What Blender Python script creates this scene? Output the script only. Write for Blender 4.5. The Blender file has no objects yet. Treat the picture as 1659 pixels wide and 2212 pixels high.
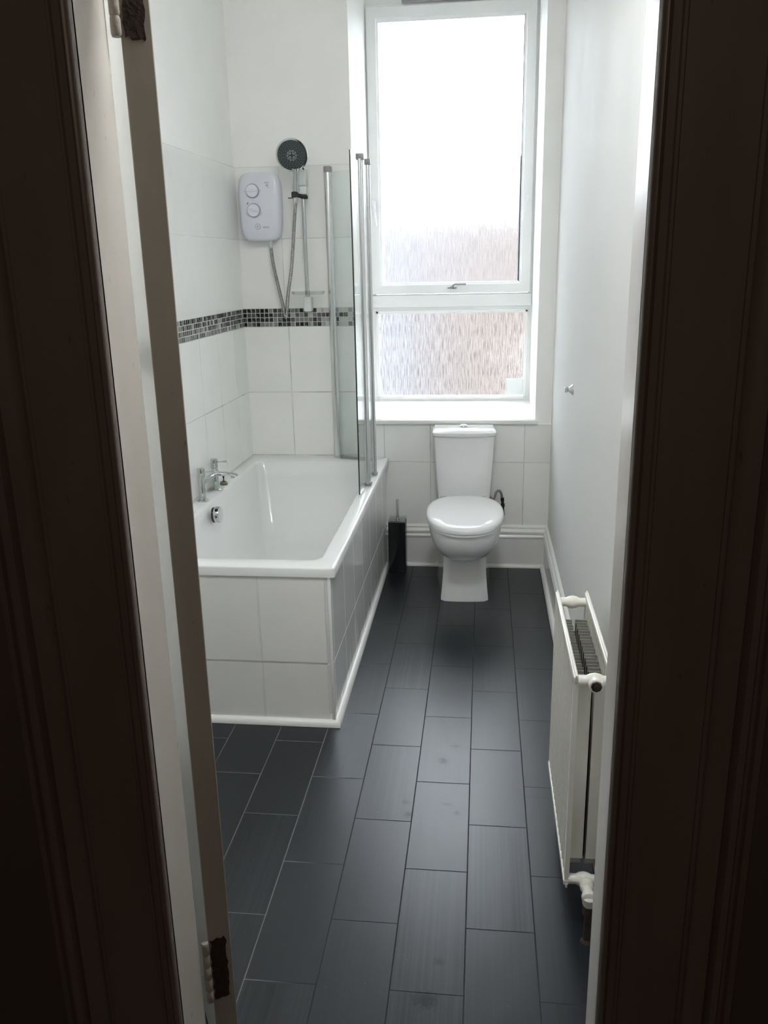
import bpy, bmesh, math, random
from mathutils import Vector, Matrix
random.seed(7)
PI = math.pi
sc = bpy.context.scene
C = sc.collection

# ------------------------------------------------------------------ camera
cam_d = bpy.data.cameras.new('camera'); cam = bpy.data.objects.new('camera', cam_d); C.objects.link(cam)
cam_d.sensor_fit = 'HORIZONTAL'; cam_d.sensor_width = 36.0; cam_d.lens = 36.0 * 1829.96 / 1659.0
cam_d.clip_start = 0.02; cam_d.clip_end = 200
yaw, pitch, roll = -0.1190, -0.2854, -0.0207
cy, sy, cp, sp = math.cos(yaw), math.sin(yaw), math.cos(pitch), math.sin(pitch)
fw = Vector((sy * cp, cy * cp, sp)); rt = Vector((cy, -sy, 0)); up = rt.cross(fw)
cr, sr = math.cos(roll), math.sin(roll)
rt2 = cr * rt + sr * up; up2 = -sr * rt + cr * up
m = Matrix.Identity(4)
for i in range(3):
    m[i][0] = rt2[i]; m[i][1] = up2[i]; m[i][2] = -fw[i]
m[0][3], m[1][3], m[2][3] = 0, 0, 1.5632
cam.matrix_world = m
sc.camera = cam

# ------------------------------------------------------------------ world and light
W = bpy.data.worlds.new('overcast_sky'); sc.world = W; W.use_nodes = True
bg = W.node_tree.nodes['Background']
bg.inputs[0].default_value = (0.91, 0.965, 1.03, 1); bg.inputs[1].default_value = 11.0
pl = bpy.data.lights.new('window_portal', 'AREA'); pl.shape = 'RECTANGLE'; pl.size = 0.9; pl.size_y = 2.1
pl.cycles.is_portal = True
po = bpy.data.objects.new('window_portal', pl); C.objects.link(po)
po.location = (-0.19, 5.0, 1.83); po.rotation_euler = (-PI / 2, 0, 0)
# added weak warm fill light in the hall, brightens the door surround
hl = bpy.data.lights.new('added_hall_fill', 'POINT'); hl.energy = 9.0; hl.color = (1.0, 0.80, 0.62); hl.shadow_soft_size = 0.12
ho = bpy.data.objects.new('added_hall_fill', hl); C.objects.link(ho); ho.location = (-0.15, -0.9, 2.3)

# added unseen ceiling lamp just inside the door, lifts the bath end and lining
cl_ = bpy.data.lights.new('added_fill_lamp', 'AREA'); cl_.shape = 'DISK'; cl_.size = 0.30; cl_.energy = 21.0; cl_.color = (0.975, 0.99, 1.0)
clo = bpy.data.objects.new('added_fill_lamp', cl_); C.objects.link(clo); clo.location = (0.0, 1.52, 2.955)

vs = sc.view_settings
vs.view_transform = 'Standard'; vs.look = 'None'; vs.gamma = 1.0; vs.use_curve_mapping = False
vs.exposure = 0.0
sc.cycles.max_bounces = 14; sc.cycles.diffuse_bounces = 8; sc.cycles.glossy_bounces = 6
sc.cycles.transmission_bounces = 10; sc.cycles.transparent_max_bounces = 24
sc.cycles.sample_clamp_indirect = 0.0; sc.cycles.blur_glossy = 0.5
sc.cycles.use_denoising = True

# ------------------------------------------------------------------ node helpers
def new_mat(name):
    mt = bpy.data.materials.new(name); mt.use_nodes = True
    nt = mt.node_tree; b = nt.nodes['Principled BSDF']
    return mt, nt, b
def mth(nt, op, a, b=None, clamp=False):
    n = nt.nodes.new('ShaderNodeMath'); n.operation = op; n.use_clamp = clamp
    for k, v in enumerate((a, b)):
        if v is None: continue
        if isinstance(v, (int, float)): n.inputs[k].default_value = v
        else: nt.links.new(v, n.inputs[k])
    return n.outputs[0]
def mix(nt, fac, a, b):
    n = nt.nodes.new('ShaderNodeMix'); n.data_type = 'RGBA'
    for sock, v in ((n.inputs[0], fac), (n.inputs[6], a), (n.inputs[7], b)):
        if isinstance(v, (int, float)): sock.default_value = v
        elif isinstance(v, tuple): sock.default_value = (*v, 1) if len(v) == 3 else v
        else: nt.links.new(v, sock)
    return n.outputs[2]
def coords(nt):
    tc = nt.nodes.new('ShaderNodeTexCoord'); s = nt.nodes.new('ShaderNodeSeparateXYZ')
    nt.links.new(tc.outputs['Object'], s.inputs[0]); return tc.outputs['Object'], s
def mapping(nt, vec, scale, loc=(0, 0, 0)):
    mp = nt.nodes.new('ShaderNodeMapping'); nt.links.new(vec, mp.inputs[0])
    mp.inputs['Scale'].default_value = scale; mp.inputs['Location'].default_value = loc
    return mp.outputs[0]
def noise(nt, vec, scale=5, detail=3, rough=0.5):
    n = nt.nodes.new('ShaderNodeTexNoise'); nt.links.new(vec, n.inputs['Vector'])
    n.inputs['Scale'].default_value = scale; n.inputs['Detail'].default_value = detail; n.inputs['Roughness'].default_value = rough
    return n.outputs[0]
def ramp(nt, fac, stops, interp='LINEAR'):
    r = nt.nodes.new('ShaderNodeValToRGB'); r.color_ramp.interpolation = interp
    e = r.color_ramp.elements
    while len(e) < len(stops): e.new(0.5)
    for k, (p_, c_) in enumerate(stops):
        e[k].position = p_; e[k].color = (*c_, 1) if len(c_) == 3 else c_
    nt.links.new(fac, r.inputs[0]); return r.outputs[0]
def maprange(nt, v, a, b, c=0.0, d=1.0):
    n = nt.nodes.new('ShaderNodeMapRange'); nt.links.new(v, n.inputs[0])
    for k, x in enumerate((a, b, c, d)): n.inputs[k + 1].default_value = x
    return n.outputs[0]
def bump(nt, b, h, strength=0.3, dist=0.002):
    n = nt.nodes.new('ShaderNodeBump'); n.inputs['Strength'].default_value = strength; n.inputs['Distance'].default_value = dist
    nt.links.new(h, n.inputs['Height']); nt.links.new(n.outputs[0], b.inputs['Normal'])
def sv(nt, b, name, v):
    if isinstance(v, (int, float)): b.inputs[name].default_value = v
    elif isinstance(v, tuple): b.inputs[name].default_value = (*v, 1) if len(v) == 3 else v
    else: nt.links.new(v, b.inputs[name])

def simple(name, col, rough=0.5, metal=0.0, var=0.04, nscale=6.0, bstr=0.0, bscale=40.0, stretch=(1, 1, 1), coat=0.0):
    mt, nt, b = new_mat(name)
    v, _ = coords(nt)
    f = noise(nt, mapping(nt, v, stretch), nscale, 4)
    c = mix(nt, f, tuple(max(0, x * (1 - var)) for x in col), tuple(min(1, x * (1 + var)) for x in col))
    sv(nt, b, 'Base Color', c); sv(nt, b, 'Roughness', rough); sv(nt, b, 'Metallic', metal)
    if coat: sv(nt, b, 'Coat Weight', coat); sv(nt, b, 'Coat Roughness', 0.05)
    if bstr: bump(nt, b, noise(nt, mapping(nt, v, stretch), bscale, 3), bstr, 0.002)
    return mt

def line_dist(nt, c, c0, p):
    """distance of coordinate c to the nearest line c0 + k*p"""
    t = mth(nt, 'DIVIDE', mth(nt, 'SUBTRACT', c, c0), p)
    f = mth(nt, 'FRACT', t)
    return mth(nt, 'MULTIPLY', mth(nt, 'MINIMUM', f, mth(nt, 'SUBTRACT', 1.0, f)), p), mth(nt, 'FLOOR', t)

def tile_mat(name, ax, u0, pu, v0, pv, g=0.0048, col=(0.86, 0.86, 0.84), gcol=(0.46, 0.46, 0.44), rough=0.16, hcol=None, smear=False):
    mt, nt, b = new_mat(name)
    v, s = coords(nt)
    du, iu = line_dist(nt, s.outputs[ax], u0, pu)
    dv, iv = line_dist(nt, s.outputs['Z'], v0, pv)
    mu = maprange(nt, du, g * 0.35, g * 0.65, 1.0, 0.0)
    mv = maprange(nt, dv, g * 0.35, g * 0.65, 1.0, 0.0)
    mk = mth(nt, 'MAXIMUM', mu, mv)
    wn = nt.nodes.new('ShaderNodeTexWhiteNoise'); wn.noise_dimensions = '2D'
    cb = nt.nodes.new('ShaderNodeCombineXYZ'); nt.links.new(iu, cb.inputs[0]); nt.links.new(iv, cb.inputs[1]); nt.links.new(cb.outputs[0], wn.inputs['Vector'])
    tone = mth(nt, 'ADD', 0.975, mth(nt, 'MULTIPLY', wn.outputs[0], 0.05))
    cc = nt.nodes.new('ShaderNodeMix'); cc.data_type = 'RGBA'; cc.blend_type = 'MULTIPLY'; cc.inputs[0].default_value = 1.0
    cc.inputs[6].default_value = (*col, 1); cmb = nt.nodes.new('ShaderNodeCombineColor')
    for k in range(3): nt.links.new(tone, cmb.inputs[k])
    nt.links.new(cmb.outputs[0], cc.inputs[7])
    dirt = noise(nt, v, 7, 4)
    base = mix(nt, maprange(nt, dirt, 0.4, 0.8, 0.0, 0.10), cc.outputs[2], (0.55, 0.54, 0.50))
    g1 = mix(nt, maprange(nt, noise(nt, v, 9, 3), 0.35, 0.65), gcol, tuple(x * 0.45 + y * 0.55 for x, y in zip(gcol, col)))
    base = mix(nt, mu, base, g1)
    base = mix(nt, mv, base, hcol if hcol else g1)
    if smear:   # white paint brushed up from the floor trim onto the tiles
        st = noise(nt, mapping(nt, v, (1, 24, 1.0)), 1.0, 2)
        big = noise(nt, mapping(nt, v, (1, 3, 0.3)), 1.0, 1)
        lim = mth(nt, 'MULTIPLY', maprange(nt, st, 0.38, 0.62, 0.0, 0.17), maprange(nt, big, 0.35, 0.6, 0.25, 1.0))
        lim = mth(nt, 'ADD', lim, 0.018)
        sm = mth(nt, 'LESS_THAN', s.outputs['Z'], lim)
        base = mix(nt, sm, base, (0.93, 0.93, 0.91))
    sv(nt, b, 'Base Color', base)
    sv(nt, b, 'Roughness', mth(nt, 'ADD', rough, mth(nt, 'MULTIPLY', mk, 0.5)))
    wave = noise(nt, mapping(nt, v, (1, 1, 1)), 5, 2)
    h = mth(nt, 'SUBTRACT', mth(nt, 'MULTIPLY', wave, 0.6), mk)
    bump(nt, b, h, 0.5, 0.0012)
    return mt

def mosaic_mat(name, ax, u0, v0, p, bias=None):
    mt, nt, b = new_mat(name)
    v, s = coords(nt)
    du, iu = line_dist(nt, s.outputs[ax], u0, p)
    dv, iv = line_dist(nt, s.outputs['Z'], v0, p)
    mk = maprange(nt, mth(nt, 'MINIMUM', du, dv), 0.0009, 0.0017, 1.0, 0.0)
    wn = nt.nodes.new('ShaderNodeTexWhiteNoise'); wn.noise_dimensions = '2D'
    cb = nt.nodes.new('ShaderNodeCombineXYZ'); nt.links.new(iu, cb.inputs[0]); nt.links.new(iv, cb.inputs[1]); nt.links.new(cb.outputs[0], wn.inputs['Vector'])
    r = wn.outputs[0]
    if bias: # paler tiles towards the middle of the back wall, as they were laid
        r = mth(nt, 'ADD', r, maprange(nt, s.outputs[ax], bias[0], bias[1], -0.25, 0.35), True)
    col = ramp(nt, r, [(0.0, (0.012, 0.013, 0.013)), (0.3, (0.035, 0.036, 0.035)), (0.5, (0.09, 0.09, 0.088)), (0.68, (0.2, 0.2, 0.195)), (0.84, (0.36, 0.36, 0.35)), (0.97, (0.55, 0.55, 0.53))], 'CONSTANT')
    vein = maprange(nt, noise(nt, mapping(nt, v, (60, 60, 60)), 1.0, 3), 0.60, 0.66, 0, 0.4)
    col = mix(nt, vein, col, (0.4, 0.4, 0.38))
    sv(nt, b, 'Base Color', mix(nt, mk, col, (0.62, 0.62, 0.60)))
    sv(nt, b, 'Roughness', maprange(nt, mk, 0, 1, 0.14, 0.7))
    bump(nt, b, mth(nt, 'SUBTRACT', 1.0, mk), 0.6, 0.0015)
    return mt

# ------------------------------------------------------------------ materials
M = {}
M['plaster'] = simple('white_emulsion', (0.88, 0.88, 0.86), 0.62, bstr=0.08, bscale=30)
M['ceiling'] = simple('ceiling_paint', (0.88, 0.88, 0.86), 0.8)
# satin white paint with vertical roller streaks on the right wall
mt, nt, b = new_mat('white_satin_paint'); v, s = coords(nt)
st = noise(nt, mapping(nt, v, (1, 9, 0.7)), 2.0, 4)
sv(nt, b, 'Base Color', mix(nt, st, (0.76, 0.76, 0.745), (0.79, 0.79, 0.775)))
sv(nt, b, 'Roughness', maprange(nt, st, 0.3, 0.7, 0.48, 0.58)); sv(nt, b, 'Specular IOR Level', 0.022)
bump(nt, b, noise(nt, mapping(nt, v, (1, 14, 0.8)), 2.0, 2), 0.10, 0.004)
M['satin'] = mt
M['gloss'] = simple('white_gloss_woodwork', (0.80, 0.80, 0.78), 0.25, bstr=0.12, bscale=20)
M['upvc'] = simple('white_frame_plastic', (0.84, 0.85, 0.84), 0.28)
M['ceramic'] = simple('white_ceramic', (0.84, 0.84, 0.84), 0.07, var=0.01, coat=0.4)
M['seat'] = simple('white_seat_plastic', (0.82, 0.82, 0.82), 0.12, var=0.01)
M['acrylic'] = simple('white_bath_acrylic', (0.82, 0.825, 0.82), 0.10, var=0.01)
M['chrome'] = simple('polished_chrome', (0.60, 0.62, 0.62), 0.08, 1.0, var=0.02)
M['hosemetal'] = simple('ribbed_steel', (0.36, 0.36, 0.35), 0.25, 1.0, var=0.03)
M['alu'] = simple('satin_aluminium', (0.72, 0.73, 0.73), 0.25, 1.0, var=0.03)
M['grey_cap'] = simple('grey_plastic_cap', (0.30, 0.30, 0.30), 0.4)
M['black'] = simple('black_plastic', (0.012, 0.012, 0.012), 0.35)
M['face'] = simple('dark_grey_rubber_face', (0.045, 0.055, 0.06), 0.4)
M['nozzle'] = simple('pale_grey_nozzle', (0.45, 0.47, 0.48), 0.4)
M['shower'] = simple('cool_white_plastic', (0.70, 0.71, 0.78), 0.25, var=0.01)
M['dial'] = simple('dial_white_plastic', (0.74, 0.75, 0.81), 0.22, var=0.01)
M['ringgrey'] = simple('grey_dial_ring', (0.33, 0.34, 0.37), 0.4)
M['ink'] = simple('dark_print', (0.02, 0.02, 0.025), 0.6)
M['greyink'] = simple('grey_print', (0.25, 0.26, 0.3), 0.6)
M['radiator'] = simple('cream_radiator_enamel', (0.82, 0.81, 0.74), 0.3, var=0.03)
M['fin'] = simple('dusty_grey_fins', (0.36, 0.36, 0.33), 0.8, var=0.3, nscale=30)
M['brass'] = simple('dull_brass', (0.26, 0.25, 0.16), 0.35, 0.8)
M['rust'] = simple('dark_rusted_iron', (0.035, 0.022, 0.014), 0.85, 0.1, var=0.8, nscale=60, bstr=1.0, bscale=120)
M['lumpy'] = simple('lumpy_old_paint', (0.40, 0.37, 0.32), 0.6, var=0.5, nscale=45, bstr=1.0, bscale=60)
M['pipe'] = simple('painted_flaking_pipe', (0.07, 0.055, 0.045), 0.6, 0.0, var=0.95, nscale=55, bstr=0.8, bscale=90)
M['brushblack'] = simple('black_gloss_holder', (0.006, 0.007, 0.009), 0.22)
M['gasket'] = simple('dark_window_gasket', (0.05, 0.07, 0.09), 0.5)
M['braid'] = simple('braided_grey_hose', (0.28, 0.27, 0.26), 0.4, 0.7, var=0.4, nscale=200)
M['hall'] = simple('hall_brown_paint', (0.16, 0.13, 0.11), 0.7, bstr=0.05)
M['hallfloor'] = simple('hall_brown_boards', (0.10, 0.075, 0.06), 0.7)
M['lid_gold'] = M['brass']

# woodwork round the door: old oil paint, yellowed, rubbed at the arrises
def old_paint(name, a, bcol, rough):
    mt, nt, b = new_mat(name); v, s = coords(nt)
    f = noise(nt, mapping(nt, v, (3, 3, 0.9)), 3.0, 5, 0.6)
    g = noise(nt, mapping(nt, v, (30, 30, 1.2)), 1.0, 3)
    c = mix(nt, maprange(nt, f, 0.3, 0.7), a, bcol)
    chip = maprange(nt, noise(nt, mapping(nt, v, (9, 9, 4)), 9.0, 4), 0.70, 0.74, 0, 0.5)
    c = mix(nt, chip, c, tuple(x * 0.5 for x in a))
    sv(nt, b, 'Base Color', c); sv(nt, b, 'Roughness', rough)
    bump(nt, b, mth(nt, 'ADD', mth(nt, 'MULTIPLY', g, 0.8), f), 0.35, 0.002)
    return mt
M['lining'] = old_paint('aged_cream_gloss', (0.70, 0.655, 0.59), (0.75, 0.705, 0.645), 0.3)
M['door_edge_shaded'] = old_paint('shade_toned_door_edge', (0.35, 0.315, 0.265), (0.43, 0.39, 0.33), 0.4)  # door edge tone, darkened to carry the shade on it
M['architrave'] = old_paint('brown_architrave_paint', (0.20, 0.165, 0.14), (0.25, 0.21, 0.18), 0.35)

# floor: charcoal laminate tiles in a half bond, streaked along their length
mt, nt, b = new_mat('charcoal_floor_tiles'); v, s = coords(nt)
pu, pv = 0.1667, 0.4
du, iu = line_dist(nt, s.outputs['X'], -0.0243, pu)
odd = mth(nt, 'MULTIPLY', mth(nt, 'ABSOLUTE', mth(nt, 'MODULO', iu, 2.0)), 0.2)
dv, iv = line_dist(nt, mth(nt, 'SUBTRACT', s.outputs['Y'], odd), 0.108, pv)
mk = maprange(nt, mth(nt, 'MINIMUM', du, dv), 0.0008, 0.0019, 1.0, 0.0)
# the extra cut next to the radiator
cut = mth(nt, 'LESS_THAN', mth(nt, 'ABSOLUTE', mth(nt, 'SUBTRACT', s.outputs['Y'], 2.257)), 0.0009)
cut = mth(nt, 'MULTIPLY', cut, mth(nt, 'COMPARE', iu, 1.0))
mk = mth(nt, 'MAXIMUM', mk, mth(nt, 'MULTIPLY', cut, 0.5))
wn = nt.nodes.new('ShaderNodeTexWhiteNoise'); wn.noise_dimensions = '2D'
cb = nt.nodes.new('ShaderNodeCombineXYZ'); nt.links.new(iu, cb.inputs[0]); nt.links.new(iv, cb.inputs[1]); nt.links.new(cb.outputs[0], wn.inputs['Vector'])
off = nt.nodes.new('ShaderNodeVectorMath'); off.operation = 'ADD'; nt.links.new(v, off.inputs[0])
sc_ = nt.nodes.new('ShaderNodeVectorMath'); sc_.operation = 'SCALE'; nt.links.new(wn.outputs[1], sc_.inputs[0]); sc_.inputs['Scale'].default_value = 13.0
nt.links.new(sc_.outputs[0], off.inputs[1])
streak = noise(nt, mapping(nt, off.outputs[0], (130, 0.5, 1)), 1.0, 4, 0.6)
broad = noise(nt, mapping(nt, off.outputs[0], (24, 0.35, 1)), 1.0, 2, 0.5)
amt = maprange(nt, wn.outputs[0], 0.3, 0.8, 0.12, 1.0)
sk = mth(nt, 'MULTIPLY', mth(nt, 'SUBTRACT', mth(nt, 'ADD', mth(nt, 'MULTIPLY', streak, 0.6), mth(nt, 'MULTIPLY', broad, 0.4)), 0.5), amt)
sk01 = mth(nt, 'ADD', 0.5, mth(nt, 'MULTIPLY', sk, 1.9), True)
base = mix(nt, sk01, (0.005, 0.007, 0.010), (0.022, 0.026, 0.033))
dark_g, pale_g = (0.006, 0.007, 0.008), (0.15, 0.15, 0.15)
gl = noise(nt, v, 1.1, 2)
gmix = maprange(nt, s.outputs['X'], -0.50, -0.40, 1.0, 0.0)   # window sheen painted into joint colour: dark within it, pale outside
base = mix(nt, mk, base, mix(nt, gmix, dark_g, pale_g))
sm_tot = None
for (sx, sy_, rx, ry, a) in ((-0.108, 1.49, 0.022, 0.018, 0.8), (-0.085, 1.60, 0.011, 0.009, 0.5), (-0.113, 2.43, 0.012, 0.014, 0.7), (-0.203, 2.14, 0.010, 0.012, 0.7), (-0.215, 2.20, 0.008, 0.01, 0.5), (-0.06, 2.16, 0.008, 0.008, 0.5), (-0.09, 2.2, 0.012, 0.006, 0.4), (-0.075, 2.52, 0.014, 0.006, 0.45)):
    dx = mth(nt, 'DIVIDE', mth(nt, 'SUBTRACT', s.outputs['X'], sx), rx); dy = mth(nt, 'DIVIDE', mth(nt, 'SUBTRACT', s.outputs['Y'], sy_), ry)
    rr = mth(nt, 'SQRT', mth(nt, 'ADD', mth(nt, 'MULTIPLY', dx, dx), mth(nt, 'MULTIPLY', dy, dy)))
    rr = mth(nt, 'ADD', rr, mth(nt, 'MULTIPLY', noise(nt, v, 110, 4), 2.6))
    k = maprange(nt, rr, 1.7, 3.0, a, 0.0)
    sm_tot = k if sm_tot is None else mth(nt, 'MAXIMUM', sm_tot, k)
speck = maprange(nt, noise(nt, v, 160, 1), 0.80, 0.83, 0, 0.6)
base = mix(nt, speck, base, (0.3, 0.3, 0.3))
sv(nt, b, 'Base Color', base)
sv(nt, b, 'Specular IOR Level', mth(nt, 'MULTIPLY', mth(nt, 'ADD', 0.50, mth(nt, 'MULTIPLY', sk01, 0.22)), mth(nt, 'SUBTRACT', 1.0, mth(nt, 'MULTIPLY', sm_tot, 0.6))))
rg = mth(nt, 'ADD', 0.285, mth(nt, 'MULTIPLY', sk01, 0.06))
rg = mth(nt, 'ADD', rg, mth(nt, 'MULTIPLY', sm_tot, 0.03))
rg = mth(nt, 'ADD', rg, mth(nt, 'MULTIPLY', mk, 0.5))
sv(nt, b, 'Roughness', rg); sv(nt, b, 'IOR', 1.45)
bump(nt, b, mth(nt, 'SUBTRACT', 1.0, mk), 0.3, 0.0010)
M['floor'] = mt

# textured obscure glass
def obscure(name, strength, rough, trans, lo):
    mt, nt, b = new_mat(name); nt.nodes.remove(b)
    out = nt.nodes['Material Output']; v, s = coords(nt)
    h1 = noise(nt, mapping(nt, v, (250, 1, 13)), 1.0, 4, 0.6)
    h2 = noise(nt, mapping(nt, v, (55, 1, 42)), 1.0, 3, 0.6)
    h = mth(nt, 'ADD', mth(nt, 'MULTIPLY', h1, 0.8), mth(nt, 'MULTIPLY', h2, 0.5))
    rf = nt.nodes.new('ShaderNodeBsdfRefraction'); rf.inputs['Roughness'].default_value = rough; rf.inputs['IOR'].default_value = 1.35
    bp = nt.nodes.new('ShaderNodeBump'); bp.inputs['Strength'].default_value = strength; bp.inputs['Distance'].default_value = 0.006
    nt.links.new(h, bp.inputs['Height']); nt.links.new(bp.outputs[0], rf.inputs['Normal'])
    tone = ramp(nt, h1, [(0.36, (lo, lo, lo * 1.01)), (0.52, (0.94, 0.95, 0.95)), (0.64, (1, 1, 1))])
    nt.links.new(tone, rf.inputs['Color'])
    tr = nt.nodes.new('ShaderNodeBsdfTransparent'); nt.links.new(tone, tr.inputs['Color'])
    gl = nt.nodes.new('ShaderNodeBsdfGlossy'); gl.inputs['Roughness'].default_value = 0.1; nt.links.new(bp.outputs[0], gl.inputs['Normal'])
    m1 = nt.nodes.new('ShaderNodeMixShader'); m1.inputs[0].default_value = trans
    nt.links.new(rf.outputs[0], m1.inputs[1]); nt.links.new(tr.outputs[0], m1.inputs[2])
    m2 = nt.nodes.new('ShaderNodeMixShader'); m2.inputs[0].default_value = 0.05
    nt.links.new(m1.outputs[0], m2.inputs[1]); nt.links.new(gl.outputs[0], m2.inputs[2])
    nt.links.new(m2.outputs[0], out.inputs['Surface'])
    return mt
M['obscure'] = obscure('rain_textured_glass_upper', 0.8, 0.30, 0.12, 0.84)
M['obscure_low'] = obscure('rain_textured_glass_lower', 0.45, 0.14, 0.25, 0.72)
def clear_glass(name, tint, gloss=0.5):
    mt, nt, b = new_mat(name); nt.nodes.remove(b); out = nt.nodes['Material Output']
    tr = nt.nodes.new('ShaderNodeBsdfTransparent'); v, s = coords(nt)
    f = noise(nt, v, 3, 2)
    nt.links.new(mix(nt, f, tuple(x * 0.98 for x in tint), tint), tr.inputs['Color'])
    gl = nt.nodes.new('ShaderNodeBsdfGlossy'); gl.inputs['Roughness'].default_value = 0.02
    fr = nt.nodes.new('ShaderNodeFresnel'); fr.inputs['IOR'].default_value = 1.45
    mx = nt.nodes.new('ShaderNodeMixShader'); nt.links.new(mth(nt, 'MULTIPLY', fr.outputs[0], gloss), mx.inputs[0])
    nt.links.new(tr.outputs[0], mx.inputs[1]); nt.links.new(gl.outputs[0], mx.inputs[2]); nt.links.new(mx.outputs[0], out.inputs['Surface'])
    return mt
M['glass'] = clear_glass('clear_toughened_glass', (0.965, 0.983, 0.977), 0.5)
M['clearplastic'] = clear_glass('clear_acrylic', (0.94, 0.95, 0.94), 0.35)

# neighbour's brickwork
mt, nt, b = new_mat('pale_brickwork'); v, s = coords(nt)
br = nt.nodes.new('ShaderNodeTexBrick'); nt.links.new(mapping(nt, v, (1, 1, 1)), br.inputs['Vector'])
cbx = nt.nodes.new('ShaderNodeCombineXYZ'); nt.links.new(s.outputs['X'], cbx.inputs[0]); nt.links.new(s.outputs['Z'], cbx.inputs[1]); nt.links.new(cbx.outputs[0], br.inputs['Vector'])
br.inputs['Color1'].default_value = (0.112, 0.090, 0.079, 1); br.inputs['Color2'].default_value = (0.10, 0.080, 0.070, 1); br.inputs['Mortar'].default_value = (0.13, 0.115, 0.105, 1)
br.inputs['Scale'].default_value = 1.0; br.inputs['Brick Width'].default_value = 0.225; br.inputs['Row Height'].default_value = 0.075; br.inputs['Mortar Size'].default_value = 0.006
sv(nt, b, 'Base Color', br.outputs[0]); sv(nt, b, 'Roughness', 0.9)
M['brick'] = mt
M['render'] = simple('grey_render', (0.135, 0.138, 0.15), 0.9)
M['slate'] = simple('roof_slate', (0.05, 0.048, 0.048), 0.8)
M['yard'] = simple('concrete_yard', (0.10, 0.098, 0.095), 0.9)

# ------------------------------------------------------------------ mesh helpers
def box(bm, x0, x1, y0, y1, z0, z1, bevel=0.0, seg=2):
    vs_ = [bm.verts.new((x, y, z)) for x in (x0, x1) for y in (y0, y1) for z in (z0, z1)]
    idx = [(0, 1, 3, 2), (4, 6, 7, 5), (0, 4, 5, 1), (2, 3, 7, 6), (0, 2, 6, 4), (1, 5, 7, 3)]
    fs = [bm.faces.new([vs_[i] for i in f]) for f in idx]
    if bevel > 0:
        es = list({e for f in fs for e in f.edges})
        bmesh.ops.bevel(bm, geom=es, offset=bevel, segments=seg, profile=0.5, affect='EDGES')
    return fs
def prism(bm, pts, z0, z1):
    a = [bm.verts.new((x, y, z0)) for x, y in pts]; b_ = [bm.verts.new((x, y, z1)) for x, y in pts]
    n = len(pts)
    bm.faces.new(list(reversed(a))); bm.faces.new(b_)
    for i in range(n): bm.faces.new((a[i], a[(i + 1) % n], b_[(i + 1) % n], b_[i]))
def ring(bm, pts): return [bm.verts.new(p) for p in pts]
def skin(bm, rings, cap0=True, cap1=True, closed=True):
    for r0, r1 in zip(rings, rings[1:]):
        n = len(r0)
        for i in range(n if closed else n - 1):
            bm.faces.new((r0[i], r0[(i + 1) % n], r1[(i + 1) % n], r1[i]))
    if cap0: bm.faces.new(list(reversed(rings[0])))
    if cap1: bm.faces.new(rings[-1])
def lathe(bm, prof, origin, axis='Z', n=40, cap=True):
    """prof: list of (radius, height); axis vector or letter"""
    A = {'X': Vector((1, 0, 0)), 'Y': Vector((0, 1, 0)), 'Z': Vector((0, 0, 1))}[axis] if isinstance(axis, str) else axis
    A = Vector(A).normalized(); O = Vector(origin)
    t = Vector((0, 0, 1)) if abs(A.z) < 0.9 else Vector((1, 0, 0))
    U = A.cross(t).normalized(); V = A.cross(U)
    rs = [ring(bm, [O + A * h + (U * math.cos(2 * PI * k / n) + V * math.sin(2 * PI * k / n)) * max(r, 1e-5) for k in range(n)]) for r, h in prof]
    skin(bm, rs, cap, cap)
def catmull(pts, sub=8):
    P = [Vector(p) for p in pts]; P = [2 * P[0] - P[1]] + P + [2 * P[-1] - P[-2]]
    out = []
    for i in range(1, len(P) - 2):
        for k in range(sub):
            t = k / sub; a, b_, c, d = P[i - 1], P[i], P[i + 1], P[i + 2]
            out.append(0.5 * ((2 * b_) + (c - a) * t + (2 * a - 5 * b_ + 4 * c - d) * t * t + (3 * b_ - a - 3 * c + d) * t ** 3))
    out.append(P[-2]); return out
def tube(bm, path, r, n=12, ribs=None):
    path = [Vector(p) for p in path]; rings = []
    prev = None
    for i, p in enumerate(path):
        d = (path[min(i + 1, len(path) - 1)] - path[max(i - 1, 0)]).normalized()
        if prev is None:
            t = Vector((0, 0, 1)) if abs(d.z) < 0.9 else Vector((1, 0, 0)); U = d.cross(t).normalized()
        else: U = (prev - d * prev.dot(d)).normalized()
        prev = U; V = d.cross(U)
        rr = r(i) if callable(r) else r
        rings.append(ring(bm, [p + (U * math.cos(2 * PI * k / n) + V * math.sin(2 * PI * k / n)) * rr for k in range(n)]))
    skin(bm, rings)
def resample(path, step):
    out = [path[0]]; acc = 0
    for a, b_ in zip(path, path[1:]):
        L = (b_ - a).length; t = step - acc
        while t <= L: out.append(a + (b_ - a) * (t / L)); t += step
        acc = (acc + L) % step if L else acc
    return out
def make(name, fn, mat, parent=None, smooth=True, angle=35):
    bm = bmesh.new(); fn(bm)
    bmesh.ops.recalc_face_normals(bm, faces=bm.faces[:])
    me = bpy.data.meshes.new(name); bm.to_mesh(me); bm.free()
    me.materials.append(mat)
    if smooth:
        for p in me.polygons: p.use_smooth = True
        me.set_sharp_from_angle(angle=math.radians(angle))
    o = bpy.data.objects.new(name, me); C.objects.link(o)
    if parent:
        o.parent = parent
        # parts carry world coordinates; only the Empty at a thing's base is offset
        if parent.type == 'EMPTY': o.matrix_parent_inverse = Matrix.Translation(-parent.location)
    return o
def B(*a, **k): return lambda bm: box(bm, *a, **k)
def multi(*fs):
    def f(bm):
        for g in fs: g(bm)
    return f
def tag(o, label, cat, group=None, kind=None):
    o['label'] = label; o['category'] = cat
    if group: o['group'] = group
    if kind: o['kind'] = kind
    return o
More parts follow.
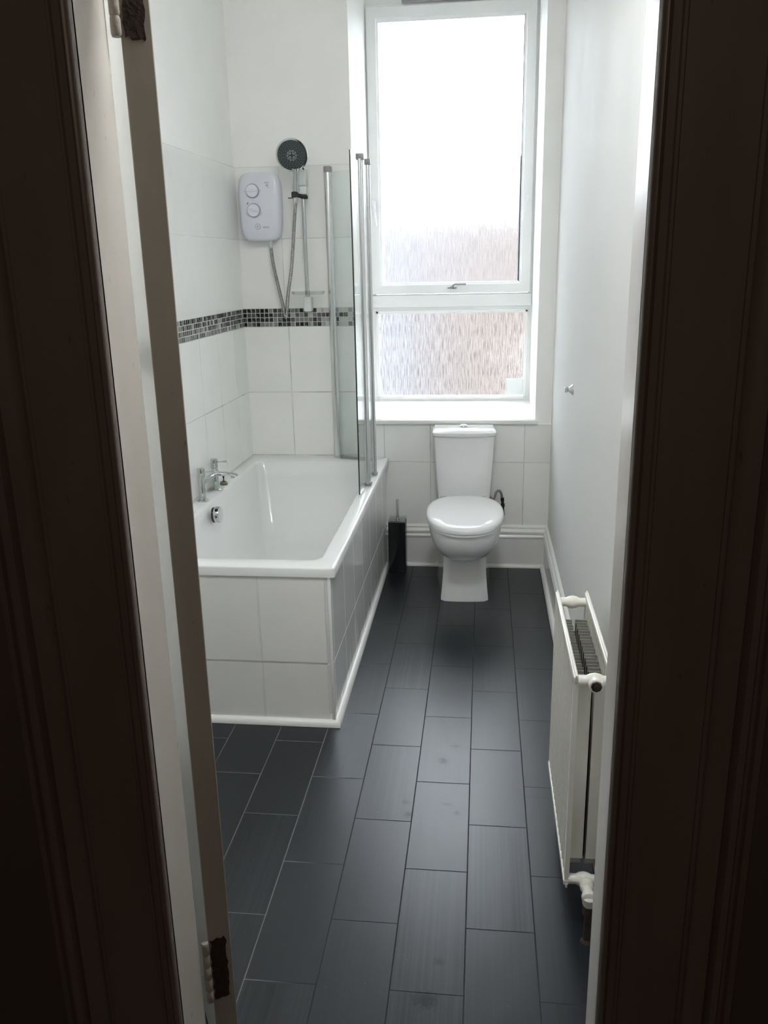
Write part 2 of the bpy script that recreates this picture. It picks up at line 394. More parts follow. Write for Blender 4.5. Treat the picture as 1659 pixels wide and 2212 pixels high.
def thing(name, label, cat, loc=(0, 0, 0), group=None, kind=None):
    o = bpy.data.objects.new(name, None); C.objects.link(o); o.location = loc; o.empty_display_size = 0.05
    return tag(o, label, cat, group, kind)

# ------------------------------------------------------------------ dimensions
YW = 4.313      # back wall
XR = 0.347      # right wall
ZR = 0.592      # bath rim
ZS = 0.7885     # window sill
def XL(y): return -1.218 - 0.02 * (YW - y)
YF0, YF1 = 1.155, 1.250   # front (doorway) wall
CEIL = 3.05

# ------------------------------------------------------------------ room shell
lamp = thing('added_ceiling_lamp', 'added unseen round white ceiling lamp just inside the doorway', 'ceiling lamp', (0.0, 1.52, 3.05))
make('added_lamp_base', lambda bm: lathe(bm, [(0.18, 0.0), (0.18, 0.05), (0.165, 0.085), (0.152, 0.088), (0.152, 0.080), (0.0, 0.080)], (0.0, 1.52, 3.049), Vector((0, 0, -1)), 48), M['gloss'], lamp)  # fitting for the added lamp, out of view
o = make('floor', B(-1.5, 0.6, -1.8, YW, -0.05, 0.0), M['floor'], smooth=False)
tag(o, 'charcoal grey rectangular floor tiles laid in a half bond', 'floor', kind='structure')
o = make('ceiling', B(-1.5, 0.6, YF0, 5.1, CEIL, CEIL + 0.05), M['ceiling'], smooth=False)
tag(o, 'plain white bathroom ceiling above the window', 'ceiling', kind='structure')

wl = make('wall_left', lambda bm: prism(bm, [(XL(1.2), 1.2), (XL(YW + 0.05), YW + 0.05), (XL(YW) - 0.15, YW + 0.05), (XL(1.2) - 0.15, 1.2)], 0, CEIL), M['plaster'], smooth=False)
tag(wl, 'white left wall beside the bath with white tiles below', 'wall', kind='structure')
M['tile_left'] = tile_mat('white_wall_tiles_left', 'Y', 3.617, 0.2465, 0.933, 0.333)
M['tile_left_up'] = tile_mat('white_wall_tiles_left_upper', 'Y', 3.80, 0.36, 1.3556, 0.3337, g=0.0038, gcol=(0.62, 0.62, 0.60))
def slab_left(z0, z1, t=0.008, y0=1.26):
    return lambda bm: prism(bm, [(XL(y0), y0), (XL(YW), YW), (XL(YW) + t, YW), (XL(y0) + t, y0)], z0, z1)
make('lower_tiling', slab_left(0.0, 1.2655), M['tile_left'], wl, False)
make('upper_tiling', slab_left(1.3556, 2.023), M['tile_left_up'], wl, False)
make('mosaic_band', slab_left(1.2655, 1.3556, 0.009), mosaic_mat('mosaic_left', 'Y', 0.003, 1.2655, 0.02253), wl, False)

XW0, XW1 = -0.637, 0.266; ZT = 2.93
wb = make('wall_back', multi(B(-1.5, XW0, YW, 5.0, 0, CEIL), B(XW1, 0.6, YW, 5.0, 0, CEIL), B(XW0, XW1, YW, 5.0, 0, ZS - 0.022), B(XW0, XW1, YW, 5.0, ZT, CEIL)), M['plaster'], smooth=False)
tag(wb, 'white back wall around the window and above the toilet', 'wall', kind='structure')
t8 = 0.008
M['tile_back'] = tile_mat('white_wall_tiles_back', 'X', -0.982, 0.243, 0.933, 0.333)
M['tile_back_up'] = tile_mat('white_wall_tiles_back_upper', 'X', -0.995, 0.36, 1.3556, 0.3337, g=0.0038, gcol=(0.60, 0.60, 0.58))
M['tile_under'] = tile_mat('white_wall_tiles_under_sill', 'X', -0.265, 0.24, 0.566, 0.36, gcol=(0.55, 0.54, 0.51))
make('lower_tiling', B(-1.218, XW0 - 0.002, YW - t8, YW, 0.45, 1.2655), M['tile_back'], wb, False)
make('upper_tiling', B(-1.218, XW0 - 0.002, YW - t8, YW, 1.3556, 2.023), M['tile_back_up'], wb, False)
make('mosaic_band', B(-1.218, XW0 - 0.002, YW - 0.009, YW, 1.2655, 1.3556), mosaic_mat('mosaic_back', 'X', 0.0, 1.2655, 0.02253, (-1.2, -0.7)), wb, False)
make('tiling_under_sill', B(XW0, XR, YW - t8, YW, 0.2, 0.766), M['tile_under'], wb, False)

wr = make('wall_right', B(XR, 0.5, 1.2, YW + 0.05, 0, CEIL), M['satin'], smooth=False)
tag(wr, 'shiny white painted right wall above the radiator', 'wall', kind='structure')
DX0, DX1, DH = -0.52, 0.201, 2.03
def front(bm):
    box(bm, -1.5, DX0 - 0.02, YF0, YF1, 0, CEIL); box(bm, DX1 + 0.02, 0.6, YF0, YF1, 0, CEIL); box(bm, DX0 - 0.02, DX1 + 0.02, YF0, YF1, DH + 0.02, CEIL)
wf = make('wall_front', front, M['plaster'], smooth=False)
wf.data.materials.append(M['hall'])
for p in wf.data.polygons:
    if p.normal.y < -0.5: p.material_index = 1
tag(wf, 'wall holding the doorway, brown on the hall side', 'wall', kind='structure')
# hallway that the camera stands in
for nm, a, lb in (('wall_hall_left', (-1.5, -1.45, -1.8, YF0, 0, CEIL), 'dark hallway wall left of the doorway'),
                  ('wall_hall_right', (0.95, 1.0, -1.8, YF0, 0, CEIL), 'dark hallway wall right of the doorway'),
                  ('wall_hall_back', (-1.5, 1.0, -1.85, -1.8, 0, CEIL), 'dark hallway wall behind the viewer')):
    tag(make(nm, B(*a), M['hall'], smooth=False), lb, 'wall', kind='structure')
tag(make('ceiling_hall', B(-1.5, 1.0, -1.8, YF0, CEIL, CEIL + 0.05), M['hall'], smooth=False), 'dark hallway ceiling', 'ceiling', kind='structure')
tag(make('wall_hall_front', B(0.6, 1.0, YF0, YF1, 0, CEIL), M['hall'], smooth=False), 'dark hallway wall far right of the doorway', 'wall', kind='structure')
tag(make('floor_hall', B(-1.45, 0.95, -1.8, YF0 - 0.005, 0.0, 0.006), M['hallfloor'], smooth=False), 'dark brown hallway floor', 'floor', kind='structure')

# ------------------------------------------------------------------ door surround
def profile_x(side, x_in):
    """architrave section: list of (x, y) from the inner edge outward; side -1 left, +1 right"""
    pf = [(0.0, 0.0), (0.0, -0.012), (0.003, -0.016), (0.009, -0.017), (0.013, -0.013), (0.015, -0.009), (0.025, -0.009), (0.027, -0.013), (0.031, -0.013), (0.033, -0.010),
          (0.125, -0.010), (0.128, -0.006), (0.134, -0.006), (0.136, -0.014), (0.148, -0.020), (0.164, -0.022), (0.168, -0.014), (0.174, -0.028), (0.183, -0.030), (0.188, -0.020), (0.193, -0.020), (0.196, -0.028), (0.206, -0.027), (0.210, -0.018), (0.210, 0.0)]
    return [(x_in + side * a, YF0 + b_) for a, b_ in pf]
for nm, side, xi, lb in (('trim_1', -1, DX0, 'dark brown moulded architrave on the left of the doorway'), ('trim_2', 1, DX1, 'dark brown moulded architrave on the right of the doorway')):
    o = make(nm, lambda bm: prism(bm, profile_x(side, xi), 0, DH + 0.2), M['architrave'], angle=50)
    tag(o, lb, 'architrave', kind='structure')
def head_arch(bm):
    pf = profile_x(1, 0.0)
    r0 = ring(bm, [(DX0 + 0.0005, y, DH + 0.005 + x) for x, y in pf]); r1 = ring(bm, [(DX1 - 0.0005, y, DH + 0.005 + x) for x, y in pf]); skin(bm, [r0, r1])
tag(make('trim_3', head_arch, M['architrave']), 'dark brown moulded architrave over the doorway', 'architrave', kind='structure')
o = make('trim_4', lambda bm: prism(bm, [(DX0, YF0 - 0.004), (DX0, 1.247), (DX0 - 0.001, 1.256), (DX0 - 0.006, 1.259), (DX0 - 0.03, 1.259), (DX0 - 0.03, YF0 - 0.004)], 0, DH), M['lining'])
tag(o, 'aged cream door lining on the hinge side of the doorway', 'door lining', kind='structure')
o = make('trim_5', lambda bm: prism(bm, [(DX1, YF0 - 0.004), (DX1, 1.205), (DX1 + 0.002, 1.21), (DX1 + 0.002, 1.262), (DX1 + 0.007, 1.270), (DX1 + 0.03, 1.270), (DX1 + 0.03, YF0 - 0.004)], 0, DH), M['lining'])
tag(o, 'pale glossy door lining right of the doorway, in front of the radiator', 'door lining', kind='structure')
tag(make('trim_6', B(DX0 - 0.03, DX1 + 0.03, YF0 - 0.004, 1.262, DH, DH + 0.02), M['lining'], smooth=False), 'aged cream door lining over the opening', 'door lining', kind='structure')

# ------------------------------------------------------------------ door leaf, swung inwards
H = Vector((-0.506, 1.268, 0)); ang = math.radians(29)
dl = Vector((-math.sin(ang), math.cos(ang), 0)); dt = Vector((math.cos(ang), math.sin(ang), 0))
door = thing('door_1', 'open painted bathroom door seen by its hinged edge', 'door', H, kind='structure')
def P2(a, t): q = H + dl * a + dt * t; return (q.x, q.y)
def leaf(bm):
    e = 0.0015
    prism(bm, [P2(0, e), P2(e, 0), P2(0.70, 0), P2(0.70, 0.043), P2(e, 0.043), P2(0, 0.043 - e)], 0.008, 2.02)
lf = make('leaf', leaf, M['gloss'], door, False)
lf.data.materials.append(M['door_edge_shaded'])      # hinged edge gets a darker beige, its shade put into the colour
for p in lf.data.polygons:
    if p.normal.dot(dl) < -0.5: p.material_index = 1
for z0, z1 in ((0.192, 0.332), (1.872, 2.0)):
    pk = H + Vector((-0.005, -0.004, 0))
    kn = make('hinge', lambda bm: [lathe(bm, [(0.0062, a), (0.0074, a + 0.003), (0.0074, b_ - 0.003), (0.0062, b_)], (pk.x, pk.y, 0), 'Z', 16) for a, b_ in [(z0 + (z1 - z0) * k / 5, z0 + (z1 - z0) * (k + 1) / 5) for k in range(5)]], M['lumpy'], door)
    def plate(bm):
        n = 14; edge = []
        for k in range(n + 1): edge.append((0.004 + random.uniform(-.002, .003), z0 + (z1 - z0) * k / n))
        for k in range(6): edge.append((0.008 + 0.026 * k / 6, z1 + random.uniform(-.004, .003)))
        for k in range(n + 1): edge.append((0.034 + random.uniform(-.003, .0015), z1 - (z1 - z0) * k / n))
        for k in range(6): edge.append((0.032 - 0.026 * k / 6, z0 + random.uniform(-.003, .005)))
        skin(bm, [ring(bm, [(*P2(a, t), z) for t, z in edge]) for a in (-0.0012, 0.002)])
    pm = make('hinge_plate', plate, M['rust'], kn, False)

# ------------------------------------------------------------------ baseboards
def sk_profile(t=0.018, h=0.229):
    return [(0, 0), (t, 0), (t, 0.160), (t + 0.006, 0.164), (t + 0.007, 0.172), (t + 0.002, 0.180), (t + 0.002, 0.186), (t + 0.006, 0.190), (t + 0.006, 0.198), (t, 0.206), (t - 0.004, 0.212), (t - 0.004, 0.219), (t - 0.010, h - 0.003), (t - 0.014, h), (0, h)]
def sk_back(bm):
    skin(bm, [ring(bm, [(x, YW - t8 - a, z) for a, z in sk_profile()]) for x in (-0.50, XR)])
def sk_right(bm):
    skin(bm, [ring(bm, [(XR - a, y, z) for a, z in sk_profile(0.016)]) for y in (1.262, YW - 0.009)])
tag(make('baseboard_back', sk_back, M['gloss'], angle=25), 'tall white moulded skirting behind the toilet', 'skirting', kind='structure')
tag(make('baseboard_right', sk_right, M['gloss'], angle=25), 'tall white moulded skirting along the right wall', 'skirting', kind='structure')
def quad(r=0.02, n=6): return [(0, 0)] + [(r * math.cos(k * PI / 2 / n), r * 1.1 * math.sin(k * PI / 2 / n)) for k in range(n + 1)]
def qt_back(bm): skin(bm, [ring(bm, [(x, YW - t8 - 0.018 - a, z + 0.0005) for a, z in quad(0.016)]) for x in (-0.50, XR - 0.017)])
def qt_right(bm): skin(bm, [ring(bm, [(XR - 0.016 - a, y, z + 0.0005) for a, z in quad(0.020)]) for y in (1.75, YW - 0.027)])
tag(make('trim_7', qt_back, M['gloss']), 'thin white quarter round strip along the back skirting', 'floor trim', kind='structure')
tag(make('trim_8', qt_right, M['gloss']), 'thin white quarter round strip along the right skirting', 'floor trim', kind='structure')

# ------------------------------------------------------------------ window
win = thing('window_1', 'tall white framed window with obscure glass', 'window', (-0.19, 4.95, ZS), kind='structure')
GY = 4.925
def frm(bm):
    y0, y1 = 4.925, 4.985
    box(bm, XW0, -0.606, y0, y1, ZS, ZT); box(bm, 0.242, XW1, y0, y1, ZS, ZT)
    box(bm, -0.606, 0.242, y0, y1, 2.845, ZT); box(bm, -0.606, 0.242, y0, y1, 1.297, 1.392)
    box(bm, -0.606, 0.242, y0, y1, ZS, 0.812)
    # nosing of the transom and glazing beads of the fixed light
    box(bm, -0.632, 0.262, 4.912, y0, 1.322, 1.388, 0.003)
    for a in ((-0.612, -0.596, 0.806, 1.303), (0.230, 0.246, 0.806, 1.303)): box(bm, a[0], a[1], 4.917, y0 + 0.003, a[2], a[3], 0.003)
    box(bm, -0.612, 0.246, 4.917, y0 + 0.003, 1.286, 1.305, 0.003); box(bm, -0.612, 0.246, 4.917, y0 + 0.003, 0.800, 0.816, 0.003)
make('window_frame', frm, M['upvc'], win)
def sash(bm):
    y0, y1 = 4.905, 4.923
    x0, x1, z0, z1 = -0.630, 0.253, 1.396, 2.838
    gx0, gx1, gz0, gz1 = -0.568, 0.192, 1.455, 2.772
    def loop(ax0, ax1, az0, az1, y): return [(ax0, y, az0), (ax1, y, az0), (ax1, y, az1), (ax0, y, az1)]
    L = [loop(x0, x1, z0, z1, y1), loop(x0, x1, z0, z1, y0 + 0.003), loop(x0 + 0.003, x1 - 0.003, z0 + 0.003, z1 - 0.003, y0), loop(gx0 - 0.012, gx1 + 0.012, gz0 - 0.012, gz1 + 0.012, y0),
         loop(gx0 - 0.010, gx1 + 0.010, gz0 - 0.010, gz1 + 0.010, y0 + 0.004), loop(gx0, gx1, gz0, gz1, y0 + 0.012), loop(gx0, gx1, gz0, gz1, GY + 0.03), loop(x0, x1, z0, z1, GY + 0.03), loop(x0, x1, z0, z1, y1)]
    skin(bm, [ring(bm, l) for l in L], False, False)
sa = make('sash', sash, M['upvc'], win, angle=20)
make('gasket', multi(B(0.184, 0.192, 4.932, 4.944, 1.456, 2.10), B(0.188, 0.192, 4.932, 4.944, 2.10, 2.77)), M['gasket'], win, False)
make('upper_pane', B(-0.575, 0.199, GY, GY + 0.006, 1.448, 2.779), M['obscure'], win, False)
make('lower_pane', B(-0.610, 0.244, GY + 0.005, GY + 0.011, 0.808, 1.301), M['obscure_low'], win, False)
def sticker(bm): box(bm, 0.134, 0.228, GY + 0.001, GY + 0.0035, 0.822, 0.915)
make('sticker', sticker, simple('pale_sticker', (0.8, 0.84, 0.82), 0.6), win, False)
def ventfn(bm):
    box(bm, -0.44, -0.02, 4.895, 4.924, 2.846, 2.862, 0.002)
make('trickle_vent', ventfn, M['grey_cap'], win)
def sillfn(bm):
    box(bm, XW0 + 0.001, XW1 - 0.001, YW - 0.001, 4.925, ZS - 0.02, ZS, 0)
    box(bm, XW0 - 0.012, XW1 + 0.012, YW - 0.024, YW - 0.0085, ZS - 0.022, ZS, 0.004, 3)
make('window_sill', sillfn, M['gloss'], win)
def handle(x, z, dx, dz, mat):
    h = make('handle', lambda bm: (box(bm, x - 0.010, x + 0.010, 4.888, 4.905, z - 0.024, z + 0.020, 0.003),), mat, win)
    def lever(bm):
        p = [Vector((x, 4.893, z)), Vector((x, 4.868, z)), Vector((x + dx * 0.25, 4.862, z + dz * 0.12)), Vector((x + dx, 4.862, z + dz))]
        tube(bm, p, lambda i: (0.006, 0.007, 0.0065, 0.005)[i], 10)
    l = make('lever', lever, mat, h)
handle(-0.607, 1.872, 0.016, -0.112, M['upvc'])
handle(0.228, 1.884, -0.03, -0.118, M['upvc'])
lt = make('latch', lambda bm: box(bm, -0.205, -0.150, 4.893, 4.905, 1.416, 1.434, 0.005, 3), M['chrome'], win)
make('latch_lever', lambda bm: (lathe(bm, [(0.009, 0), (0.009, 0.02), (0.007, 0.023)], (-0.180, 4.894, 1.427), Vector((0, -1, 0)), 20), tube(bm, [(-0.180, 4.873, 1.427), (-0.168, 4.870, 1.440), (-0.160, 4.868, 1.444), (-0.100, 4.868, 1.444)], lambda i: (0.0065, 0.0065, 0.006, 0.005)[i], 10)), M['grey_cap'], lt)

# ------------------------------------------------------------------ outside
o = make('brick_house', multi(B(-9, 9, 13.0, 19, -4.0, 2.55)), M['brick'], smooth=False)
hs = thing('house', 'blurred brick house seen through the obscure window glass', 'house', (0, 13, -4))
o.name = 'wall'; o.parent = hs; o.matrix_parent_inverse = Matrix.Translation(-Vector(hs.location))
def roof(bm):
    skin(bm, [ring(bm, [(x, 12.7, 2.5), (x, 16, 2.9), (x, 19.3, 2.5)]) for x in (-9.3, 9.3)])
make('roof', roof, M['slate'], hs, False)
for x in (-4.6, 2.6):
    f = make('window', B(x - 0.6, x + 0.6, 12.96, 13.01, -0.9, 0.5), M['upvc'], hs, False)
def ext(bm): box(bm, -7.5, -1.12, 12.9, 12.999, -4.0, 2.45)
make('rendered_section', ext, M['render'], hs, False)
tag(make('ground', B(-30, 30, 5.05, 40, -4.1, -4.0), M['yard'], smooth=False), 'concrete yard outside beneath the window', 'ground', kind='structure')

# ------------------------------------------------------------------ bathtub
X0f, X0n, X1, Y0, Y1 = XL(YW - 0.01) + 0.0095, XL(2.616) + 0.0095, -0.484, 2.616, YW - 0.0095
def rrect(x0, x1, y0, y1, r, z, n=6, skew=0.0):
    pts = []
    for cx, cy_, a0 in ((x1 - r, y1 - r, 0), (x0 + r, y1 - r, PI / 2), (x0 + r, y0 + r, PI), (x1 - r, y0 + r, 3 * PI / 2)):
        for k in range(n + 1):
            a = a0 + k * PI / 2 / n
            x = cx + r * math.cos(a); y = cy_ + r * math.sin(a)
            pts.append((x, y, z))
    return pts
def tub(bm):
    def outer(z, inset=0.0, r=0.012):
        p = rrect(0, 1, Y0 + inset, Y1, r, z)
        out = []
        for (x, y, zz) in rrect(X0f, X1 - inset, Y0 + inset, Y1, r, z):
            if x < -0.9: x = XL(y) + 0.0095 + (x - X0f)
            out.append((x, y, zz))
        return out
    R_ = [outer(ZR - 0.034, 0.006), outer(ZR - 0.034), outer(ZR - 0.006), outer(ZR - 0.002, 0.002), outer(ZR, 0.007)]
    ix0, ix1, iy0, iy1 = -1.160, -0.547, 2.700, 4.195
    def inner(i, z, r, dfar=0.0): return rrect(ix0 + i, ix1 - i, iy0 + i * 1.2, iy1 - i * 1.2 - dfar, r, z)
    R_ += [inner(-0.008, ZR, 0.05), inner(-0.002, ZR - 0.003, 0.048), inner(0.003, ZR - 0.010, 0.046), inner(0.012, 0.52, 0.05), inner(0.028, 0.42, 0.055, 0.02), inner(0.046, 0.30, 0.06, 0.05),
           inner(0.066, 0.22, 0.07, 0.08), inner(0.088, 0.185, 0.08, 0.10), inner(0.125, 0.170, 0.08, 0.12), inner(0.2, 0.166, 0.05, 0.12)]
    skin(bm, [ring(bm, r) for r in R_], False, True)
    # underside of the shell
    bm.faces.ensure_lookup_table()
bath = thing('bathtub', 'white acrylic bathtub with square rim along the left wall', 'bathtub', (-0.86, 3.46, 0))
make('tub', tub, M['acrylic'], bath, angle=60)
ov = make('overflow', lambda bm: lathe(bm, [(0.033, 0.0), (0.0345, 0.002), (0.0345, 0.020), (0.033, 0.0225), (0.0, 0.0232)], (-1.126, 3.36, 0.548), Vector((1, 0, 0.06)), 40), M['chrome'], bath)
ovb = make('backing_ring', lambda bm: lathe(bm, [(0.033, 0.0), (0.033, 0.009)], (-1.135, 3.36, 0.547), Vector((1, 0, 0.06)), 40), M['black'], ov)
ovh = make('overflow_slot', multi(lambda bm: lathe(bm, [(0.0042, 0), (0.0042, 0.0014)], (-1.113, 3.36 - 0.0338, 0.549), Vector((0, -1, 0)), 16), B(-1.119, -1.107, 3.333, 3.343, 0.568, 0.5805)), M['black'], ov)

# tiled boxing below the rim
PX = -0.501
M['tile_side'] = tile_mat('bath_side_tiles', 'Y', 2.655, 0.2435, 0.237, 0.36, g=0.0055, gcol=(0.86, 0.86, 0.84), hcol=(0.94, 0.94, 0.92), rough=0.09, col=(0.75, 0.76, 0.76), smear=True)
M['tile_end'] = tile_mat('bath_end_tiles', 'X', -0.753, 0.262, 0.237, 0.36, g=0.007, gcol=(0.74, 0.73, 0.70), hcol=(0.52, 0.51, 0.48), rough=0.28, col=(0.84, 0.84, 0.81))
bp_ = thing('tiled_bath_surround', 'white tiled boxing enclosing the bathtub down to the floor', 'bath surround', (-0.86, 3.46, 0))
zt_ = ZR - 0.0345
make('side_panel', B(PX - 0.02, PX, 2.622, YW - 0.009, 0.001, zt_), M['tile_side'], bp_, False)
make('end_panel', B(XL(2.63) + 0.0095, PX - 0.0205, 2.622, 2.642, 0.001, zt_), M['tile_end'], bp_, False)
make('corner_bead', B(PX - 0.010, PX + 0.0015, 2.6195, 2.630, 0.02, zt_, bevel=0.002), M['gloss'], bp_)
def trim(bm):
    q = quad(0.020)
    def R1(x, y, sx, sy2): return ring(bm, [(x + sx * a, y + sy2 * a, z + 0.0008) for a, z in q])
    skin(bm, [R1(-1.24, 2.622, 0, -1), R1(PX, 2.622, 1, -1), R1(PX - 0.006, YW - 0.045, 1, 0)])
make('floor_trim', trim, M['gloss'], bp_)

# ------------------------------------------------------------------ bath taps
tap = thing('bath_mixer_tap', 'chrome two-pillar bath mixer tap on the bath rim by the left wall', 'tap', (-1.195, 3.515, ZR))
TX = -1.197; CH = M['chrome']
make('spout_bridge', lambda bm: (tube(bm, [(TX, 3.425, 0.672), (TX + 0.022, 3.46, 0.684), (TX + 0.030, 3.515, 0.688), (TX + 0.022, 3.57, 0.684), (TX, 3.605, 0.672)], 0.0115, 16)), CH, tap)
def spout(bm):
    rs = []
    for t, hw, hh, z in ((0.0, 0.012, 0.011, 0.688), (0.03, 0.014, 0.011, 0.690), (0.06, 0.019, 0.009, 0.690), (0.09, 0.021, 0.007, 0.688), (0.108, 0.018, 0.005, 0.685), (0.114, 0.010, 0.003, 0.684)):
        rs.append(ring(bm, [(TX + 0.02 + t, 3.515 + hw * math.cos(a), z + hh * math.sin(a)) for a in [2 * PI * k / 20 for k in range(20)]]))
    skin(bm, rs)
    lathe(bm, [(0.0085, 0), (0.0085, 0.014)], (TX + 0.112, 3.515, 0.672), 'Z', 20)
make('spout', spout, CH, tap)
for yy in (3.421, 3.609):
    make('flange', lambda bm: lathe(bm, [(0.026, 0.0), (0.026, 0.003), (0.023, 0.006), (0.0, 0.0065)], (TX, yy, ZR), 'Z', 36), CH, tap)
    make('pillar', lambda bm: lathe(bm, [(0.0155, 0.004), (0.0155, 0.100), (0.0148, 0.101), (0.0148, 0.103)], (TX, yy, ZR), 'Z', 32), CH, tap)
    hd = make('handle', lambda bm: lathe(bm, [(0.0160, 0.103), (0.0165, 0.105), (0.0165, 0.142), (0.0155, 0.1445), (0.0, 0.145)], (TX, yy, ZR), 'Z', 32), CH, tap)
    lv = make('lever', lambda bm: lathe(bm, [(0.0032, 0.0), (0.0032, 0.026), (0.0048, 0.028), (0.0048, 0.048), (0.004, 0.050)], (TX + 0.014, yy, ZR + 0.130), Vector((1, 0, 0.05)), 16), CH, hd)
   
pg = thing('bath_plug', 'small brass ribbed plug on the bath rim behind the tap', 'plug', (-1.188, 3.70, ZR))
make('plug_rings', lambda bm: lathe(bm, [(0.017, 0), (0.019, 0.002), (0.017, 0.004), (0.019, 0.006), (0.017, 0.008), (0.019, 0.010), (0.016, 0.013)], (-1.188, 3.70, ZR + 0.0005), 'Z', 28), M['brass'], pg)
make('stud', lambda bm: (lathe(bm, [(0.011, 0.013), (0.009, 0.017), (0.003, 0.019), (0.0025, 0.032), (0.0045, 0.034), (0.0045, 0.042), (0.0, 0.044)], (-1.188, 3.70, ZR), 'Z', 20)), M['black'], pg)

# ------------------------------------------------------------------ electric shower
SX, SZ, SY = -1.078, 1.835, YW - t8
sh = thing('electric_shower', 'white electric shower unit with two dials high on the back wall', 'electric shower', (SX, SY, SZ))
def sq(hw, hh, y, n=5.0, N=72, dz=0.0):
    o_ = []
    for k in range(N):
        a = 2 * PI * k / N; c, s_ = math.cos(a), math.sin(a)
        x = hw * math.copysign(abs(c) ** (2 / n), c); z = hh * math.copysign(abs(s_) ** (2 / n), s_)
        x *= 1 - 0.05 * max(0, -z / hh)      # narrower towards the foot
        o_.append((SX + x, y, SZ + dz + z))
    return o_
make('casing', lambda bm: skin(bm, [ring(bm, l) for l in (sq(0.098, 0.150, SY), sq(0.100, 0.153, SY - 0.02), sq(0.102, 0.156, SY - 0.055, 5.5), sq(0.101, 0.156, SY - 0.066, 5.2), sq(0.097, 0.152, SY - 0.074, 5), sq(0.088, 0.143, SY - 0.0805, 4.6), sq(0.06, 0.11, SY - 0.0818, 4), sq(0.02, 0.04, SY - 0.0822, 3))]), M['shower'], sh, angle=70)
FY = SY - 0.0823
for (kx, kz, rot) in ((-1.107, 1.908, 0.0), (-1.105, 1.820, 0.25)):
    dd = make('dial_ring', lambda bm: lathe(bm, [(0.0335, 0.0), (0.0335, 0.004), (0.031, 0.0045), (0.0, 0.0045)], (kx, FY + 0.001, kz), Vector((0, -1, 0)), 48), M['ringgrey'], sh)
    def dial(bm):
        lathe(bm, [(0.0295, 0.0), (0.0290, 0.010), (0.027, 0.0125), (0.0, 0.0135)], (kx, FY - 0.003, kz), Vector((0, -1, 0)), 48)
        c, s_ = math.cos(rot), -math.sin(rot)
        rs = []
        for t, hh in ((-0.026, 0.002), (-0.012, 0.0055), (0.0, 0.007), (0.012, 0.0055), (0.026, 0.002)):
            rs.append(ring(bm, [(kx + t * c - w_ * s_, FY - 0.013 - d_, kz + t * s_ + w_ * c) for w_, d_ in ((-hh, 0), (-hh * 0.5, 0.007), (hh * 0.5, 0.007), (hh, 0))]))
        skin(bm, rs)
    d2 = make('dial', dial, M['dial'], dd)
def onoff(bm): lathe(bm, [(0.0118, 0.0), (0.0118, 0.002), (0.010, 0.0035), (0.0, 0.004)], (-1.090, FY, 1.746), Vector((0, -1, 0)), 32)
pb = make('button_ring', lambda bm: lathe(bm, [(0.0138, 0), (0.0138, 0.0012), (0.0, 0.0012)], (-1.090, FY, 1.746), Vector((0, -1, 0)), 32), M['ringgrey'], sh)
q_ = make('power_button', onoff, M['dial'], pb)
def power(bm):
    c = Vector((-1.090, FY - 0.0043, 1.746))
    tube(bm, [c + Vector((0.0036 * math.sin(a), 0, 0.0036 * math.cos(a))) for a in [0.5 + k * (2 * PI - 1.0) / 20 for k in range(21)]], 0.0007, 6)
    tube(bm, [c + Vector((0, 0, 0.001)), c + Vector((0, 0, 0.0055))], 0.0007, 6)
make('power_symbol', power, M['ink'], sh)
def marks(bm):
    tube(bm, [(-1.138, FY - 0.0008, 1.848), (-1.130, FY - 0.0008, 1.857)], 0.0016, 6)
make('marker', marks, M['ink'], sh)
for a0, a1 in ((-2.9, -2.35), (-0.75, -0.2)):
    make('dial_marking', lambda bm: tube(bm, [(-1.105 + 0.039 * math.cos(a), FY - 0.0002, 1.820 + 0.039 * math.sin(a)) for a in [a0 + (a1 - a0) * k / 8 for k in range(9)]], 0.0007, 6), M['greyink'], sh)
for z_, x_ in ((1.908, -1.147), (1.908, -1.069), (1.866, -1.106)):
    make('dial_marking', lambda bm: lathe(bm, [(0.0018, 0), (0.0018, 0.0008)], (x_, FY - 0.0002, z_), Vector((0, -1, 0)), 10), M['greyink'], sh)
def text_obj(name, body, size, loc, mat, parent, base):
    cu = bpy.data.curves.new(name, 'FONT'); cu.body = body; cu.size = size; cu.extrude = 0.0003; cu.materials.append(mat)
    tmp = bpy.data.objects.new(name + '_curve', cu); C.objects.link(tmp)
    bpy.context.view_layer.update()
    me = bpy.data.meshes.new_from_object(tmp.evaluated_get(bpy.context.evaluated_depsgraph_get()))
    bpy.data.objects.remove(tmp); bpy.data.curves.remove(cu)
    t = bpy.data.objects.new(name, me); C.objects.link(t)
    t.rotation_euler = (PI / 2, 0, 0); t.parent = parent; t.matrix_parent_inverse = Matrix.Translation(-Vector(base)); t.location = loc
    return t
text_obj('lettering', 'TRITON', 0.0088, (-1.066, FY - 0.0006, 1.7385), M['ink'], sh, sh.location)
def emblem(bm):
    y = FY - 0.0004
    box(bm, -1.048, -1.024, y, y + 0.001, 1.9440, 1.9455); box(bm, -1.046, -1.026, y, y + 0.001, 1.9405, 1.9415)
    for a, b_ in (((-1.040, 1.930), (-1.030, 1.936)), ((-1.040, 1.928), (-1.028, 1.932)), ((-1.036, 1.926), (-1.026, 1.920))):
        tube(bm, [(a[0], y, a[1]), (b_[0], y, b_[1])], 0.0009, 6)
make('emblem', emblem, M['greyink'], sh)
make('outlet', lambda bm: lathe(bm, [(0.0085, 0.0), (0.0085, 0.022), (0.0095, 0.023), (0.0095, 0.026), (0.008, 0.027)], (-1.040, SY - 0.045, 1.690), Vector((0, 0, -1)), 24), CH, sh)

